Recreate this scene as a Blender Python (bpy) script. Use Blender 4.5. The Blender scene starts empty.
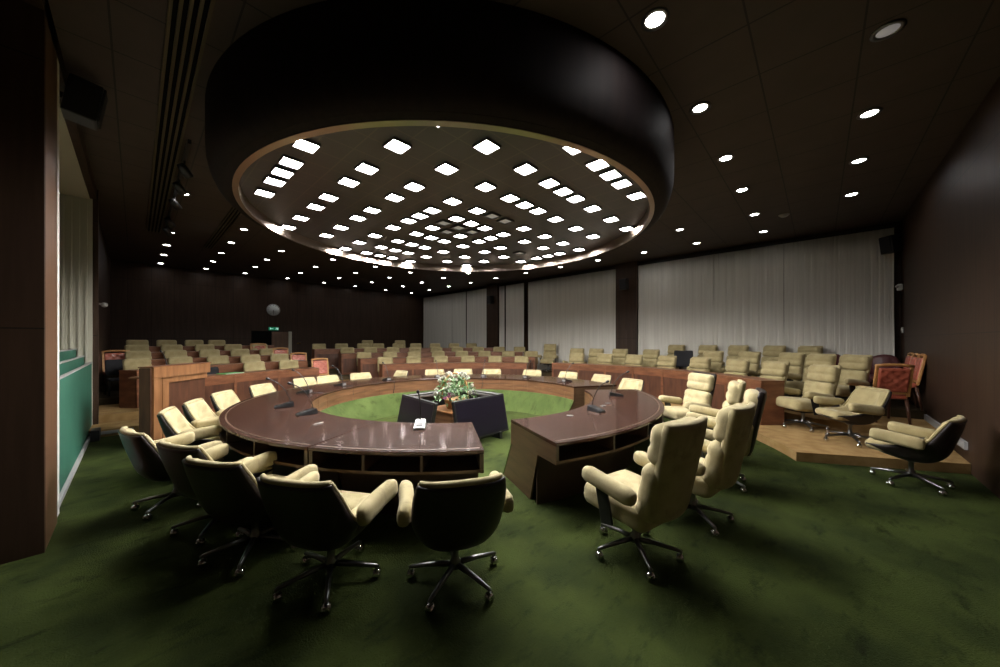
import bpy, bmesh, math, random
from mathutils import Vector, Matrix, noise
random.seed(7)
PI = math.pi
R_ = math.radians
S = bpy.context.scene
COL = S.collection
CX, CY = 4.13, 4.92            # centre of the ring table
H = 4.55                       # ceiling
XW, YB, YR, XL = 12.45, 18.2, -1.42, -0.6   # curtain wall, back wall, right wall, left wall

# ------------------------------------------------------------------ materials
def mat(name, c1, c2=None, rough=.6, metal=0., scale=(1, 1, 1), detail=4., nscale=5., lo=.35, hi=.65, bump=0., bscale=None,
        coat=0., crough=.1, spec=.5, grid=None, emit=None, estr=0., sheen=0., spots=None):
    m = bpy.data.materials.new(name); m.use_nodes = True
    nt = m.node_tree; N = nt.nodes; L = nt.links
    b = N['Principled BSDF']
    b.inputs['Roughness'].default_value = rough; b.inputs['Metallic'].default_value = metal
    b.inputs['Specular IOR Level'].default_value = spec
    b.inputs['Coat Weight'].default_value = coat; b.inputs['Coat Roughness'].default_value = crough
    b.inputs['Sheen Weight'].default_value = sheen
    b.inputs['Base Color'].default_value = (*c1, 1)
    tc = N.new('ShaderNodeTexCoord')
    col = None
    if c2:
        mp = N.new('ShaderNodeMapping'); mp.inputs['Scale'].default_value = scale
        L.new(tc.outputs['Object'], mp.inputs['Vector'])
        n = N.new('ShaderNodeTexNoise'); n.inputs['Scale'].default_value = nscale; n.inputs['Detail'].default_value = detail
        L.new(mp.outputs[0], n.inputs['Vector'])
        r = N.new('ShaderNodeValToRGB'); r.color_ramp.elements[0].position = lo; r.color_ramp.elements[1].position = hi
        r.color_ramp.elements[0].color = (*c1, 1); r.color_ramp.elements[1].color = (*c2, 1)
        L.new(n.outputs['Fac'], r.inputs[0]); col = r.outputs[0]
        L.new(col, b.inputs['Base Color'])
    if spots:    # darker scuffs: (noise scale, threshold low, threshold high, strength)
        n3 = N.new('ShaderNodeTexNoise'); n3.inputs['Scale'].default_value = spots[0]; n3.inputs['Detail'].default_value = 6; n3.inputs['Roughness'].default_value = .7
        mp3 = N.new('ShaderNodeMapping'); mp3.inputs['Rotation'].default_value = (0, 0, .5); mp3.inputs['Scale'].default_value = (1, 2.2, 1)
        L.new(tc.outputs['Object'], mp3.inputs['Vector']); L.new(mp3.outputs[0], n3.inputs['Vector'])
        r3 = N.new('ShaderNodeValToRGB'); r3.color_ramp.elements[0].position = spots[1]; r3.color_ramp.elements[1].position = spots[2]
        r3.color_ramp.elements[0].color = (1, 1, 1, 1); k3 = 1 - spots[3]; r3.color_ramp.elements[1].color = (k3, k3, k3, 1)
        L.new(n3.outputs['Fac'], r3.inputs[0])
        m3 = N.new('ShaderNodeMix'); m3.data_type = 'RGBA'; m3.blend_type = 'MULTIPLY'; m3.inputs[0].default_value = 1
        L.new(col, m3.inputs[6]); L.new(r3.outputs[0], m3.inputs[7]); col = m3.outputs[2]; L.new(col, b.inputs['Base Color'])
    if grid:     # (axis_u, axis_v, width, height, mortar_size, mortar colour, offset u, offset v)
        au, av, gw, gh, ms, mc, ou, ov = grid
        sp = N.new('ShaderNodeSeparateXYZ'); L.new(tc.outputs['Object'], sp.inputs[0])
        cb = N.new('ShaderNodeCombineXYZ')
        for k, (ax, of) in enumerate(((au, ou), (av, ov))):
            ad = N.new('ShaderNodeMath'); ad.operation = 'ADD'; ad.inputs[1].default_value = of + 50 * (gw if k == 0 else gh)
            L.new(sp.outputs[ax], ad.inputs[0]); L.new(ad.outputs[0], cb.inputs[k])
        br = N.new('ShaderNodeTexBrick'); br.offset = 0; br.squash = 1
        br.inputs['Scale'].default_value = 1; br.inputs['Brick Width'].default_value = gw; br.inputs['Row Height'].default_value = gh
        br.inputs['Mortar Size'].default_value = ms; br.inputs['Mortar Smooth'].default_value = 0
        L.new(cb.outputs[0], br.inputs['Vector'])
        mx = N.new('ShaderNodeMix'); mx.data_type = 'RGBA'
        mx.inputs[7].default_value = (*mc, 1)
        if col: L.new(col, mx.inputs[6])
        else: mx.inputs[6].default_value = (*c1, 1)
        L.new(br.outputs['Fac'], mx.inputs[0]); L.new(mx.outputs[2], b.inputs['Base Color'])
    if bump:
        n2 = N.new('ShaderNodeTexNoise'); n2.inputs['Scale'].default_value = bscale or 200; n2.inputs['Detail'].default_value = 3
        L.new(tc.outputs['Object'], n2.inputs['Vector'])
        bp = N.new('ShaderNodeBump'); bp.inputs['Strength'].default_value = bump; bp.inputs['Distance'].default_value = .01
        L.new(n2.outputs['Fac'], bp.inputs['Height']); L.new(bp.outputs[0], b.inputs['Normal'])
    if emit:
        b.inputs['Emission Color'].default_value = (*emit, 1); b.inputs['Emission Strength'].default_value = estr
    return m

M = {}
M['carpet'] = mat('green_carpet', (.019, .027, .007), (.041, .056, .013), .95, nscale=1.8, detail=11, lo=.36, hi=.62, bump=.8, bscale=90, spec=.1, spots=(3.2, .54, .68, .55))
M['apron'] = mat('green_apron_carpet', (.045, .068, .019), (.076, .106, .031), .95, nscale=2.5, detail=9, bump=.6, bscale=90, spec=.1, spots=(4., .52, .66, .4))
M['tan'] = mat('tan_carpet', (.27, .165, .065), (.36, .235, .10), .9, nscale=6, detail=8, bump=.4, bscale=120, spec=.15)
M['tier'] = mat('dark_tier_carpet', (.05, .04, .022), (.075, .055, .03), .95, nscale=5, detail=8, spec=.1)
M['wall'] = mat('walnut_wall', (.032, .0175, .0105), (.047, .026, .0155), .5, spec=.25, scale=(8, 8, .5), nscale=2.2, grid=(0, 2, .61, 2.15, .006, (.008, .005, .004), .2, .35))
M['wally'] = mat('walnut_wall_side', (.032, .0175, .0105), (.047, .026, .0155), .5, spec=.25, scale=(8, 8, .5), nscale=2.2, grid=(1, 2, .61, 2.15, .006, (.008, .005, .004), .1, .35))
M['pier'] = mat('walnut_pier', (.085, .042, .022), (.13, .066, .034), .38, scale=(10, 10, .6), nscale=2.2)
M['ceil'] = mat('ceiling_tile', (.052, .037, .029), (.060, .043, .034), .7, nscale=3, grid=(0, 1, .785, .765, .008, (.012, .009, .008), .157, .3))
M['slot'] = mat('slot_brass', (.075, .062, .028), None, .45, .3)
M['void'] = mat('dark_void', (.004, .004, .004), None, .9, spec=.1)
M['table'] = mat('table_walnut', (.028, .011, .007), (.050, .021, .012), .6, scale=(1.2, 5, 1), nscale=3, detail=7, coat=.75, crough=.11, spec=.06)
M['fascia'] = mat('fascia_walnut', (.105, .048, .023), (.20, .096, .046), .4, scale=(1, 1, 9), nscale=2.2, detail=6, coat=.15)
M['endwood'] = mat('end_walnut', (.060, .033, .017), (.095, .054, .028), .4, scale=(1, 1, 9), nscale=2.2, detail=6, coat=.15)
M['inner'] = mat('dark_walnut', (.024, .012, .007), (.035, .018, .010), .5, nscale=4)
M['edge'] = mat('edge_band', (.075, .042, .021), None, .45)
M['desk'] = mat('desk_mahogany', (.14, .052, .024), (.22, .088, .040), .4, scale=(1.5, 1.5, 6), nscale=2.4, detail=6, coat=.1)
M['deskdark'] = mat('desk_mahogany_panel', (.065, .026, .015), (.11, .045, .024), .4, scale=(5, 5, 1), nscale=2.4, detail=6)
M['lect'] = mat('lectern_walnut', (.19, .082, .032), (.29, .135, .056), .38, scale=(5, 5, .8), nscale=2.4, detail=6, coat=.15)
M['fabric'] = mat('beige_velour', (.385, .328, .18), (.48, .415, .242), .9, nscale=9, detail=6, lo=.25, hi=.75, spec=.15, sheen=.1, bump=.15, bscale=300, spots=(7, .52, .66, .22))
M['fabdull'] = mat('olive_beige_velour', (.33, .27, .135), (.40, .335, .175), .9, nscale=9, detail=6, spec=.15, sheen=.15)
M['shell'] = mat('black_brown_leather', (.014, .010, .010), (.020, .014, .013), .42, nscale=30, spec=.35)
M['black'] = mat('black_plastic', (.012, .012, .013), None, .4)
M['blackfab'] = mat('black_cloth', (.012, .012, .015), None, .85)
M['chrome'] = mat('chrome', (.62, .62, .62), None, .18, 1.)
M['steel'] = mat('dark_steel', (.20, .20, .20), None, .3, 1.)
M['copper'] = mat('polished_bronze', (.45, .36, .30), None, .3, 1.)
M['drum'] = mat('drum_veneer', (.014, .010, .010), (.019, .013, .012), .7, spec=.12, scale=(6, 6, .5), nscale=2)
M['grid'] = mat('dark_lattice', (.040, .042, .056), None, .3, .0, grid=(0, 1, .33, .33, .008, (.075, .07, .07), .165, .165))
M['red'] = mat('oxblood_leather', (.38, .085, .05), (.52, .14, .085), .3, nscale=6, coat=.4, crough=.2)
M['plum'] = mat('plum_leather', (.06, .012, .014), (.085, .017, .018), .45, nscale=6)
M['ochre'] = mat('oak_frame', (.42, .20, .065), (.52, .26, .09), .4, scale=(2, 2, 8), nscale=3)
M['curtain'] = mat('grey_linen', (.58, .56, .505), (.66, .64, .58), .9, scale=(1, 5, .12), nscale=3, spec=.1)
M['green'] = mat('chalkboard_green', (.027, .112, .073), (.036, .14, .093), .6, nscale=1.3, detail=8, spec=.3)
M['white'] = mat('white_enamel', (.62, .62, .58), None, .5)
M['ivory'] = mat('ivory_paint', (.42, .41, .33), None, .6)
M['grey'] = mat('grey_trim', (.34, .34, .34), None, .4)
M['screen'] = mat('monitor_glass', (.010, .008, .015), None, .35, spec=.2)
M['silver'] = mat('silver_plastic', (.25, .25, .247), None, .35, .3)
M['leaf'] = mat('leaf', (.05, .16, .04), (.22, .34, .17), .55, nscale=7)
M['petal'] = mat('white_petal', (.80, .80, .72), None, .6)
M['pink'] = mat('pink_petal', (.62, .25, .45), None, .6)
M['wicker'] = mat('wicker', (.36, .18, .06), (.5, .27, .10), .6, nscale=40)
M['folder'] = mat('green_folder', (.10, .42, .11), None, .5)
M['exit'] = mat('exit_green', (.0, .16, .07), None, .5, emit=(.0, .5, .25), estr=.25)
M['exitw'] = mat('exit_white', (.8, .9, .85), None, .5, emit=(.6, .9, .8), estr=.5)
M['brass'] = mat('brass', (.7, .5, .2), None, .25, 1.)
M['dial'] = mat('clock_dial', (.62, .66, .66), None, .5)
M['lens'] = mat('lamp_lens', (.9, .9, .9), None, .5, emit=(1, .97, .95), estr=90)
M['lensdim'] = mat('lamp_lens_dim', (.9, .9, .9), None, .5, emit=(1, .97, .95), estr=32)
M['lensoff'] = mat('lamp_lens_grey', (.6, .6, .6), None, .3, emit=(1, .95, .95), estr=.12)
M['lenshot'] = mat('lamp_lens_hot', (.9, .9, .9), None, .5, emit=(1, .97, .95), estr=110)

# ------------------------------------------------------------------ mesh helpers
def nb(): return bmesh.new()

def box(b, c, s, rot=None):
    r = bmesh.ops.create_cube(b, size=1)
    T = Matrix.Translation(c) @ (rot.to_4x4() if rot else Matrix()) @ Matrix.Diagonal((*s, 1))
    bmesh.ops.transform(b, matrix=T, verts=r['verts']); return r['verts']

def bbox(b, c, s, bev=.006, rot=None):
    t = bmesh.new(); box(t, (0, 0, 0), s)
    bmesh.ops.bevel(t, geom=t.edges[:], offset=min(bev, min(s) * .4), segments=2, affect='EDGES', profile=.5)
    merge(b, t, Matrix.Translation(c) @ (rot.to_4x4() if rot else Matrix()))

def merge(b, t, Mx=None):
    vm = {}
    for v in t.verts: vm[v] = b.verts.new(Mx @ v.co if Mx else v.co)
    for f in t.faces:
        nf = b.faces.new([vm[v] for v in f.verts]); nf.smooth = f.smooth
    t.free()

def pad(b, c, s, r=.04, rot=None, n=8, deform=None):
    """rounded cushion: a subdivided box with rounded edges; deform(v) works on local coordinates"""
    t = bmesh.new()
    hx, hy, hz = s[0] / 2, s[1] / 2, s[2] / 2
    r = min(r, hx, hy, hz)
    bmesh.ops.create_cube(t, size=2)
    bmesh.ops.subdivide_edges(t, edges=t.edges[:], cuts=n, use_grid_fill=True)
    for v in t.verts:
        p = Vector((v.co.x * hx, v.co.y * hy, v.co.z * hz))
        i = Vector((max(-hx + r, min(hx - r, p.x)), max(-hy + r, min(hy - r, p.y)), max(-hz + r, min(hz - r, p.z))))
        d = p - i
        if d.length > 1e-7:
            p = i + d.normalized() * r
        if deform: p = deform(p)
        v.co = p
    for f in t.faces: f.smooth = True
    merge(b, t, Matrix.Translation(c) @ (rot.to_4x4() if rot else Matrix()))

def tube(b, pts, rad, n=8, cap=True):
    pts = [Vector(p) for p in pts]; rings = []
    up = Vector((0, 0, 1))
    for i, p in enumerate(pts):
        d = (pts[min(i + 1, len(pts) - 1)] - pts[max(i - 1, 0)]).normalized()
        a = d.cross(up)
        if a.length < 1e-3: a = d.cross(Vector((1, 0, 0)))
        a.normalize(); c = d.cross(a).normalized()
        rr = rad[i] if isinstance(rad, (list, tuple)) else rad
        rings.append([b.verts.new(p + a * rr * math.cos(2 * PI * k / n) + c * rr * math.sin(2 * PI * k / n)) for k in range(n)])
    for A, B in zip(rings, rings[1:]):
        for k in range(n):
            f = b.faces.new((A[k], A[(k + 1) % n], B[(k + 1) % n], B[k])); f.smooth = True
    if cap:
        b.faces.new(rings[0][::-1]); b.faces.new(rings[-1])

def lathe(b, prof, c=(0, 0, 0), n=20, smooth=True):
    rings = []
    for r, z in prof:
        if r < 1e-6: rings.append([b.verts.new((c[0], c[1], c[2] + z))])
        else: rings.append([b.verts.new((c[0] + r * math.cos(2 * PI * k / n), c[1] + r * math.sin(2 * PI * k / n), c[2] + z)) for k in range(n)])
    for A, B in zip(rings, rings[1:]):
        for k in range(n):
            k2 = (k + 1) % n
            if len(A) == 1 and len(B) == 1: continue
            if len(A) == 1: f = b.faces.new((A[0], B[k2], B[k]))
            elif len(B) == 1: f = b.faces.new((A[k], A[k2], B[0]))
            else: f = b.faces.new((A[k], A[k2], B[k2], B[k]))
            f.smooth = smooth

def ball(b, c, r, sc=(1, 1, 1), n=10):
    q = bmesh.ops.create_uvsphere(b, u_segments=n, v_segments=max(4, n * 2 // 3), radius=r)
    bmesh.ops.transform(b, matrix=Matrix.Translation(c) @ Matrix.Diagonal((*sc, 1)), verts=q['verts'])
    for v in q['verts']:
        for f in v.link_faces: f.smooth = True

def arc(b, prof, a0, a1, step=2.0, cap=True):
    """sweep a closed (r, z) profile about the ring centre, angles in degrees"""
    n = max(1, int(abs(a1 - a0) / step + .5)); rings = []
    for i in range(n + 1):
        t = R_(a0 + (a1 - a0) * i / n); ct, st = math.cos(t), math.sin(t)
        rings.append([b.verts.new((r * ct, r * st, z)) for r, z in prof])
    m = len(prof)
    for A, B in zip(rings, rings[1:]):
        for k in range(m): b.faces.new((A[k], A[(k + 1) % m], B[(k + 1) % m], B[k]))
    if cap:
        b.faces.new(rings[0][::-1]); b.faces.new(rings[-1])

def rect(r0, r1, z0, z1): return [(r0, z0), (r1, z0), (r1, z1), (r0, z1)]

def prism(b, pts, z0, z1):
    A = [b.verts.new((x, y, z0)) for x, y in pts]; B = [b.verts.new((x, y, z1)) for x, y in pts]
    b.faces.new(A[::-1]); b.faces.new(B)
    for k in range(len(pts)):
        k2 = (k + 1) % len(pts); b.faces.new((A[k], A[k2], B[k2], B[k]))

def obj(name, b, m, parent=None, loc=None, rz=None, smooth=None):
    bmesh.ops.recalc_face_normals(b, faces=b.faces[:])
    me = bpy.data.meshes.new(name); b.to_mesh(me); b.free()
    if smooth is not None:
        for p in me.polygons: p.use_smooth = smooth
    me.materials.append(M[m] if isinstance(m, str) else m)
    o = bpy.data.objects.new(name, me); COL.objects.link(o)
    if parent: o.parent = parent
    if loc: o.location = loc
    if rz is not None: o.rotation_euler = (0, 0, rz)
    return o

def tag(o, label, cat, group=None):
    o['label'] = label; o['category'] = cat
    if group: o['group'] = group
    return o

def thing(name, label, cat, loc=(0, 0, 0), rz=0., group=None):
    o = bpy.data.objects.new(name, None); COL.objects.link(o); o.empty_display_size = .1
    o.location = loc; o.rotation_euler = (0, 0, rz); return tag(o, label, cat, group)

def struct(name, b, m):
    o = obj(name, b, m); o['kind'] = 'structure'; return o

KIDS = {}
def tree(o, parent):
    c = o.copy(); COL.objects.link(c); c.parent = parent
    for k in KIDS[o.name]: tree(bpy.data.objects[k], c)
    return c

def index_children():
    KIDS.clear()
    for o in bpy.data.objects: KIDS.setdefault(o.name, [])
    for o in bpy.data.objects:
        if o.parent: KIDS[o.parent.name].append(o.name)

def kids(o): return [c for c in bpy.data.objects if c.parent == o]

class Proto:
    """first use moves the original, later uses copy it with its parts and sub-parts"""
    def __init__(s, root):
        s.root = root; s.used = False
        s.parts = [(p, kids(p)) for p in kids(root)]
    def place(s, loc, rz, label, group=None, sc=None):
        if not s.used: r = s.root; s.used = True
        else:
            r = s.root.copy(); COL.objects.link(r)
            for p, subs in s.parts:
                c = p.copy(); COL.objects.link(c); c.parent = r
                for q in subs:
                    d = q.copy(); COL.objects.link(d); d.parent = c
        r.location = loc; r.rotation_euler = (0, 0, rz); r['label'] = label
        r.scale = (sc or 1., sc or 1., sc or 1.)
        if group: r['group'] = group
        return r

def face(dx, dy): return math.atan2(-dx, dy)
def polar(rad, az): return CX + rad * math.cos(R_(az)), CY + rad * math.sin(R_(az))
def to_centre(x, y): return face(CX - x, CY - y)
ORD = ['first', 'second', 'third', 'fourth', 'fifth', 'sixth', 'seventh', 'eighth', 'ninth', 'tenth', 'eleventh', 'twelfth']

# ------------------------------------------------------------------ setting
b = nb(); prism(b, [(-2.6, YR), (XW, YR), (XW, YB), (-2.6, YB)], -.12, 0); struct('floor', b, 'carpet')
b = nb(); prism(b, [(-2.6, YR), (XW, YR), (XW, YB), (-2.6, YB)], H, H + .15); struct('ceiling', b, 'ceil')
b = nb(); box(b, ((XW - 2.6) / 2, YR - .08, H / 2), (XW + 2.9, .16, H + .2)); struct('wall_right', b, 'wall')
b = nb(); box(b, (XW + .08, (YB + YR) / 2, H / 2), (.16, YB - YR + .3, H + .2)); struct('wall_curtain', b, 'wally')
b = nb(); box(b, ((XW - 2.6) / 2, YB + .08, H / 2), (XW + 2.9, .16, H + .2)); struct('wall_back', b, 'wall')
b = nb(); box(b, (-2.68, (YB + YR) / 2, H / 2), (.16, YB - YR + .3, H + .2)); struct('wall_camera', b, 'wally')
b = nb(); box(b, (XL - .15, (9.98 + YB) / 2, H / 2), (.3, YB - 9.98, H)); struct('wall_left', b, 'wally')
# the walnut wall left of the chalkboard niche and its reveal
b = nb(); box(b, (-1.55, 4.565, H / 2), (2.1, .05, H)); struct('wall_near', b, 'wall')
b = nb(); box(b, (-.55, 4.895, H / 2), (.1, .60, H)); box(b, (-.5495, 4.895, 1.95), (.101, .598, .008)); struct('trim_reveal', b, 'pier')
b = nb(); box(b, (-.55, 5.6, H - .1), (.1, 8.6, .2)); struct('trim_niche', b, 'wally')
b = nb(); box(b, (-1.15, 7.5, H / 2), (.05, 5, H)); struct('wall_niche', b, 'ivory')
b = nb()
box(b, (-.85, 9.93, 2.2), (.6, .06, 4.4))
for x in (-.62, -.71, -.80, -.89): box(b, (x, 9.89, 2.2), (.025, .04, 4.4))
struct('trim_rails', b, 'ivory')
b = nb(); box(b, (-.87, 7.5, 4.36), (.58, 4.9, .06)); struct('trim_soffit', b, 'ivory')
b = nb(); box(b, (-.525, 5.265, 2.2), (.05, .12, 4.3)); struct('trim_post', b, 'white')
b = nb(); box(b, (-.56, 7.6, .025), (.06, 4.7, .05)); struct('baseboard_left', b, 'grey')
b = nb(); box(b, (-.55, 10.0, H / 2), (.14, .12, H)); struct('trim_pier', b, 'wall')
b = nb(); box(b, (-.47, 9.1, .09), (.1, .34, .18)); struct('trim_plinth', b, 'black')

# chalkboards, three leaves in three tracks
for k, (x, y0, y1, z0, z1, lab) in enumerate((
        (-.57, 5.32, 9.86, .06, 1.29, 'large green chalkboard leaf in front, lowest of the three at left wall'),
        (-.66, 5.36, 9.86, .2, 1.415, 'green chalkboard leaf behind the front one, middle of the three edges'),
        (-.75, 5.40, 9.86, .34, 1.545, 'rearmost green chalkboard leaf, its top edge highest in the left niche'))):
    t = thing('chalkboard', lab, 'chalkboard', (x, (y0 + y1) / 2, z0), 0, 'sliding green chalkboards')
    h, w = z1 - z0, y1 - y0
    b = nb(); bbox(b, (0, 0, h / 2), (.025, w, h), .003); obj('board', b, 'green', t)
    b = nb(); box(b, (.004, 0, h + .008), (.04, w, .016)); obj('edge_trim', b, 'grey', t)
    b = nb(); bbox(b, (.02, -w / 2 + .12, h - .09), (.03, .12, .1), .006); obj('latch', b, 'white', t)

# tiers
def tier(k, R, z, az0, pts_right, azL, pts_left, m, name):
    n = 60
    P = [(polar(R, az0 + (azL - az0) * i / n)) for i in range(n + 1)]
    P = pts_right + P + pts_left
    b = nb(); prism(b, P, 0.001 + (.0 if k == 1 else .0), z)
    b.normal_update()
    return struct(name, b, m)
e = .004
tier(1, 5.2, .13, -64.3, [(XW - e, YR + e), (7.28, YR + e)], 128, [(-.1, 9.26), (XL + e, 9.26), (XL + e, YB - e), (XW - e, YB - e)], 'tan', 'trim_platform')
for k in range(2, 6):
    R = 5.2 + 1.3 * (k - 1)
    azL = math.degrees(math.acos(-4.03 / R)); yl = CY + math.sqrt(R * R - 4.03 ** 2)
    if k == 2: a0 = -48; pr = [(XW - e, YR + e), (8.6, YR + e)]
    elif k == 3: a0 = -45; pr = [(XW - e, YR + e), (9.75, YR + e)]
    else:
        a0 = 20 if k == 4 else 36
        x0, y0 = polar(R, a0); pr = [(XW - e, y0)]
        if x0 > XW - .3:
            a0 = math.degrees(math.acos((XW - .35 - CX) / R)); pr = [(XW - e, polar(R, a0)[1])]
    tier(k, R, .13 + .15 * (k - 1), a0, pr, azL, [(XL + e, yl), (XL + e, YB - e), (XW - e, YB - e)], 'tan' if k < 3 else 'tier', 'trim_tier')
# green carpet on the aisle and wood nosings on the left steps
b = nb(); arc(b, rect(5.22, 6.48, .131, .136), 84, 95); o = struct('trim_aisle', b, 'carpet'); o.location = (CX, CY, 0)
b = nb(); box(b, (.13, 9.25, .075), (1.4, .015, .05)); struct('trim_nosing', b, 'grey')
b = nb(); box(b, (9.9, YR + .02, .33), (5, .03, .10)); struct('baseboard_right', b, 'grey')

# back wall door, exit sign, clock
b = nb(); box(b, (4.25, YB - .004, 1.45), (1.55, .02, 1.4)); struct('wall_shade_sheet', b, 'void')  # flat near-black sheet on the wall, painted shade of the open doorway
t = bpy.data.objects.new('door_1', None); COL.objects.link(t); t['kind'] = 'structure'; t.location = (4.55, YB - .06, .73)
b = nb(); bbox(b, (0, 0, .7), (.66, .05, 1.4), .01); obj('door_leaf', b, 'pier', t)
b = nb(); bbox(b, (.40, -.02, .7), (.14, .07, 1.42), .02); obj('lit_door_edge', b, 'ivory', t)  # pale box: the bright light along the door edge put into its colour
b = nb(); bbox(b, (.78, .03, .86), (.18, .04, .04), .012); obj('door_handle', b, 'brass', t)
t = thing('exit_sign', 'small green exit sign over the back doorway, below the clock', 'sign', (4.3, YB - .05, 2.2))
b = nb(); bbox(b, (0, 0, .06), (.38, .05, .13), .008); obj('housing', b, 'exit', t)
b = nb()
ball(b, (.10, -.028, .095), .012, (1, .3, 1), 8); tube(b, [(.10, -.028, .08), (.09, -.028, .055)], .010, 6)
tube(b, [(.09, -.028, .055), (.115, -.028, .04), (.11, -.028, .02)], .007, 6); tube(b, [(.09, -.028, .055), (.075, -.028, .035), (.055, -.028, .03)], .007, 6)
tube(b, [(.10, -.028, .078), (.125, -.028, .065)], .006, 6); tube(b, [(.10, -.028, .078), (.075, -.028, .07)], .006, 6)
box(b, (.155, -.028, .06), (.04, .004, .09)); obj('running_figure', b, 'exitw', t)
b = nb(); box(b, (-.08, -.028, .06), (.12, .004, .02))
for s in (1, -1): box(b, (-.125, -.028, .06 + s * .018), (.06, .004, .018), Matrix.Rotation(s * .8, 3, 'Y'))
obj('arrow', b, 'exitw', t)
t = thing('wall_clock', 'round white wall clock high on the dark back wall', 'clock', (4.29, YB - .01, 3.12))
RX = Matrix.Rotation(PI / 2, 4, 'X')
b = nb(); lathe(b, [(0, 0), (.26, 0), (.27, .03), (.25, .045), (.24, .03), (0, .03)], n=32); bmesh.ops.transform(b, matrix=RX, verts=b.verts); obj('case', b, 'grey', t)
b = nb(); lathe(b, [(.0, .034), (.235, .034), (.235, .032), (0, .032)], n=32); bmesh.ops.transform(b, matrix=RX, verts=b.verts); obj('dial', b, 'dial', t)
b = nb()
for k in range(12):
    a = k * PI / 6; box(b, (.2 * math.sin(a), -.037, .2 * math.cos(a)), (.014, .004, .045), Matrix.Rotation(a, 3, 'Y'))
obj('hour_marks', b, 'black', t)
for nm, a, l, w in (('hour_hand', PI * 1.02, .12, .02), ('minute_hand', PI * .99, .18, .014)):
    b = nb(); box(b, (l / 2 * math.sin(a), -.042, l / 2 * math.cos(a)), (w, .004, l), Matrix.Rotation(a, 3, 'Y')); obj(nm, b, 'black', t)

# curtain wall: pillars and pleated curtains
for (y0, y1, nm) in ((11.58, 12.35, 'trim_pillar'), (4.74, 5.52, 'trim_pillar')):
    b = nb(); box(b, (XW - .13, (y0 + y1) / 2, H / 2), (.26, y1 - y0, H))
    box(b, (XW - .264, (y0 + y1) / 2, 2.1), (.01, y1 - y0 - .02, .012)); box(b, (XW - .264, (y0 + y1) / 2, 1.1), (.01, .012, 2.0))
    struct(nm, b, 'wally')
for i, (y0, y1, lab) in enumerate((
        (15.25, YB - .15, 'grey pleated curtain at far left end of the curtain wall'),
        (14.02, 15.22, 'narrow grey curtain, second from the back corner'),
        (12.38, 13.97, 'grey curtain just left of the farther wood pillar'),
        (11.2, 11.55, 'thin strip of grey curtain just right of farther wood pillar'),
        (9.96, 11.1, 'narrow grey curtain between dark gaps, mid curtain wall'),
        (7.43, 9.72, 'grey curtain left of centre between the two wood pillars'),
        (5.53, 7.42, 'grey curtain ending at left edge of nearer wood pillar'),
        (2.385, 4.73, 'wide grey curtain starting at right edge of nearer wood pillar'),
        (.715, 2.38, 'bluish grey curtain middle of the right window stretch'),
        (-1.3, .71, 'wide grey curtain ending at the right wall corner'))):
    t = thing('curtain', lab, 'curtain', (XW - .17, (y0 + y1) / 2, .16), 0, 'grey curtains along the window wall')
    w = y1 - y0; hh = H - .16 - .16; n = max(20, int(w / .018)); rng = random.Random(i)
    b = nb(); pw = .13 if i != 8 else .2
    prev = None
    off = rng.random() * 6
    for k in range(n + 1):
        y = -w / 2 + w * k / n
        ph = (y / pw + off); fr = ph - math.floor(ph)
        x = .045 * (math.sin(2 * PI * fr) * .35 + (fr - .5) * 1.) + .012 * math.sin(y * 2.3 + off)
        cur = []
        for q in range(7):
            z = hh * q / 6
            sway = .012 * math.sin(y * 5 + q * .9 + i) * (1 - q / 6)
            cur.append(b.verts.new((x * (1 - .15 * q / 6), y + sway, z)))
        if prev:
            for q in range(6):
                f = b.faces.new((prev[q], cur[q], cur[q + 1], prev[q + 1])); f.smooth = True
        prev = cur
    o = obj('fabric', b, 'curtain', t); sm = o.modifiers.new('thickness', 'SOLIDIFY'); sm.thickness = .006
    b = nb(); box(b, (0, 0, hh + .03), (.05, w, .06)); obj('track', b, 'black', t)

# wall loudspeakers, sensors
def speaker(loc, rz, lab):
    t = thing('wall_speaker', lab, 'loudspeaker', loc, rz, 'black wall loudspeakers')
    b = nb(); bbox(b, (0, .12, .2), (.26, .24, .4), .015, Matrix.Rotation(-.15, 3, 'X')); obj('cabinet', b, 'black', t)
    b = nb(); bbox(b, (0, .25, .19), (.22, .02, .36), .006, Matrix.Rotation(-.15, 3, 'X')); obj('grille', b, 'blackfab', t)
    b = nb(); box(b, (0, .0, .2), (.06, .1, .06)); obj('mounting_bracket', b, 'black', t)
speaker((XW - .26, 5.15, 3.55), PI / 2, 'black loudspeaker high on the nearer wood pillar between curtains')
speaker((XW - .26, 11.95, 3.55), PI / 2, 'black loudspeaker high on the farther wood pillar')
speaker((XW - .35, YR + .12, 3.75), PI / 4, 'black loudspeaker up in the corner beside the right wall')
speaker((-.5, 5.75, 4.05), -PI / 2, 'black loudspeaker above the chalkboard niche, upper left')
t = thing('motion_sensor', 'small white motion sensor high at the right end of curtains', 'sensor', (XW - .3, YR + .0, 2.95))
b = nb(); bbox(b, (0, .05, 0), (.10, .09, .15), .02); obj('casing', b, 'white', t); b = nb(); ball(b, (-.03, .09, .02), .035); obj('lens', b, 'grey', t)
t = thing('light_switch', 'small white switch plate low in right wall corner by curtain', 'switch', (XW - .3, YR, 1.95))
b = nb(); bbox(b, (0, .012, 0), (.08, .024, .13), .006); obj('plate', b, 'white', t); b = nb(); bbox(b, (0, .026, .01), (.04, .012, .06), .004); obj('rocker', b, 'ivory', t)
t = thing('security_camera', 'tiny white camera on dark left wall past the chalkboards', 'camera', (XL + .0, 12.0, 2.55))
b = nb(); tube(b, [(0, 0, 0), (.08, 0, 0)], .02); obj('mount', b, 'white', t); b = nb(); ball(b, (.11, 0, -.02), .06); obj('dome', b, 'white', t)
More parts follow.
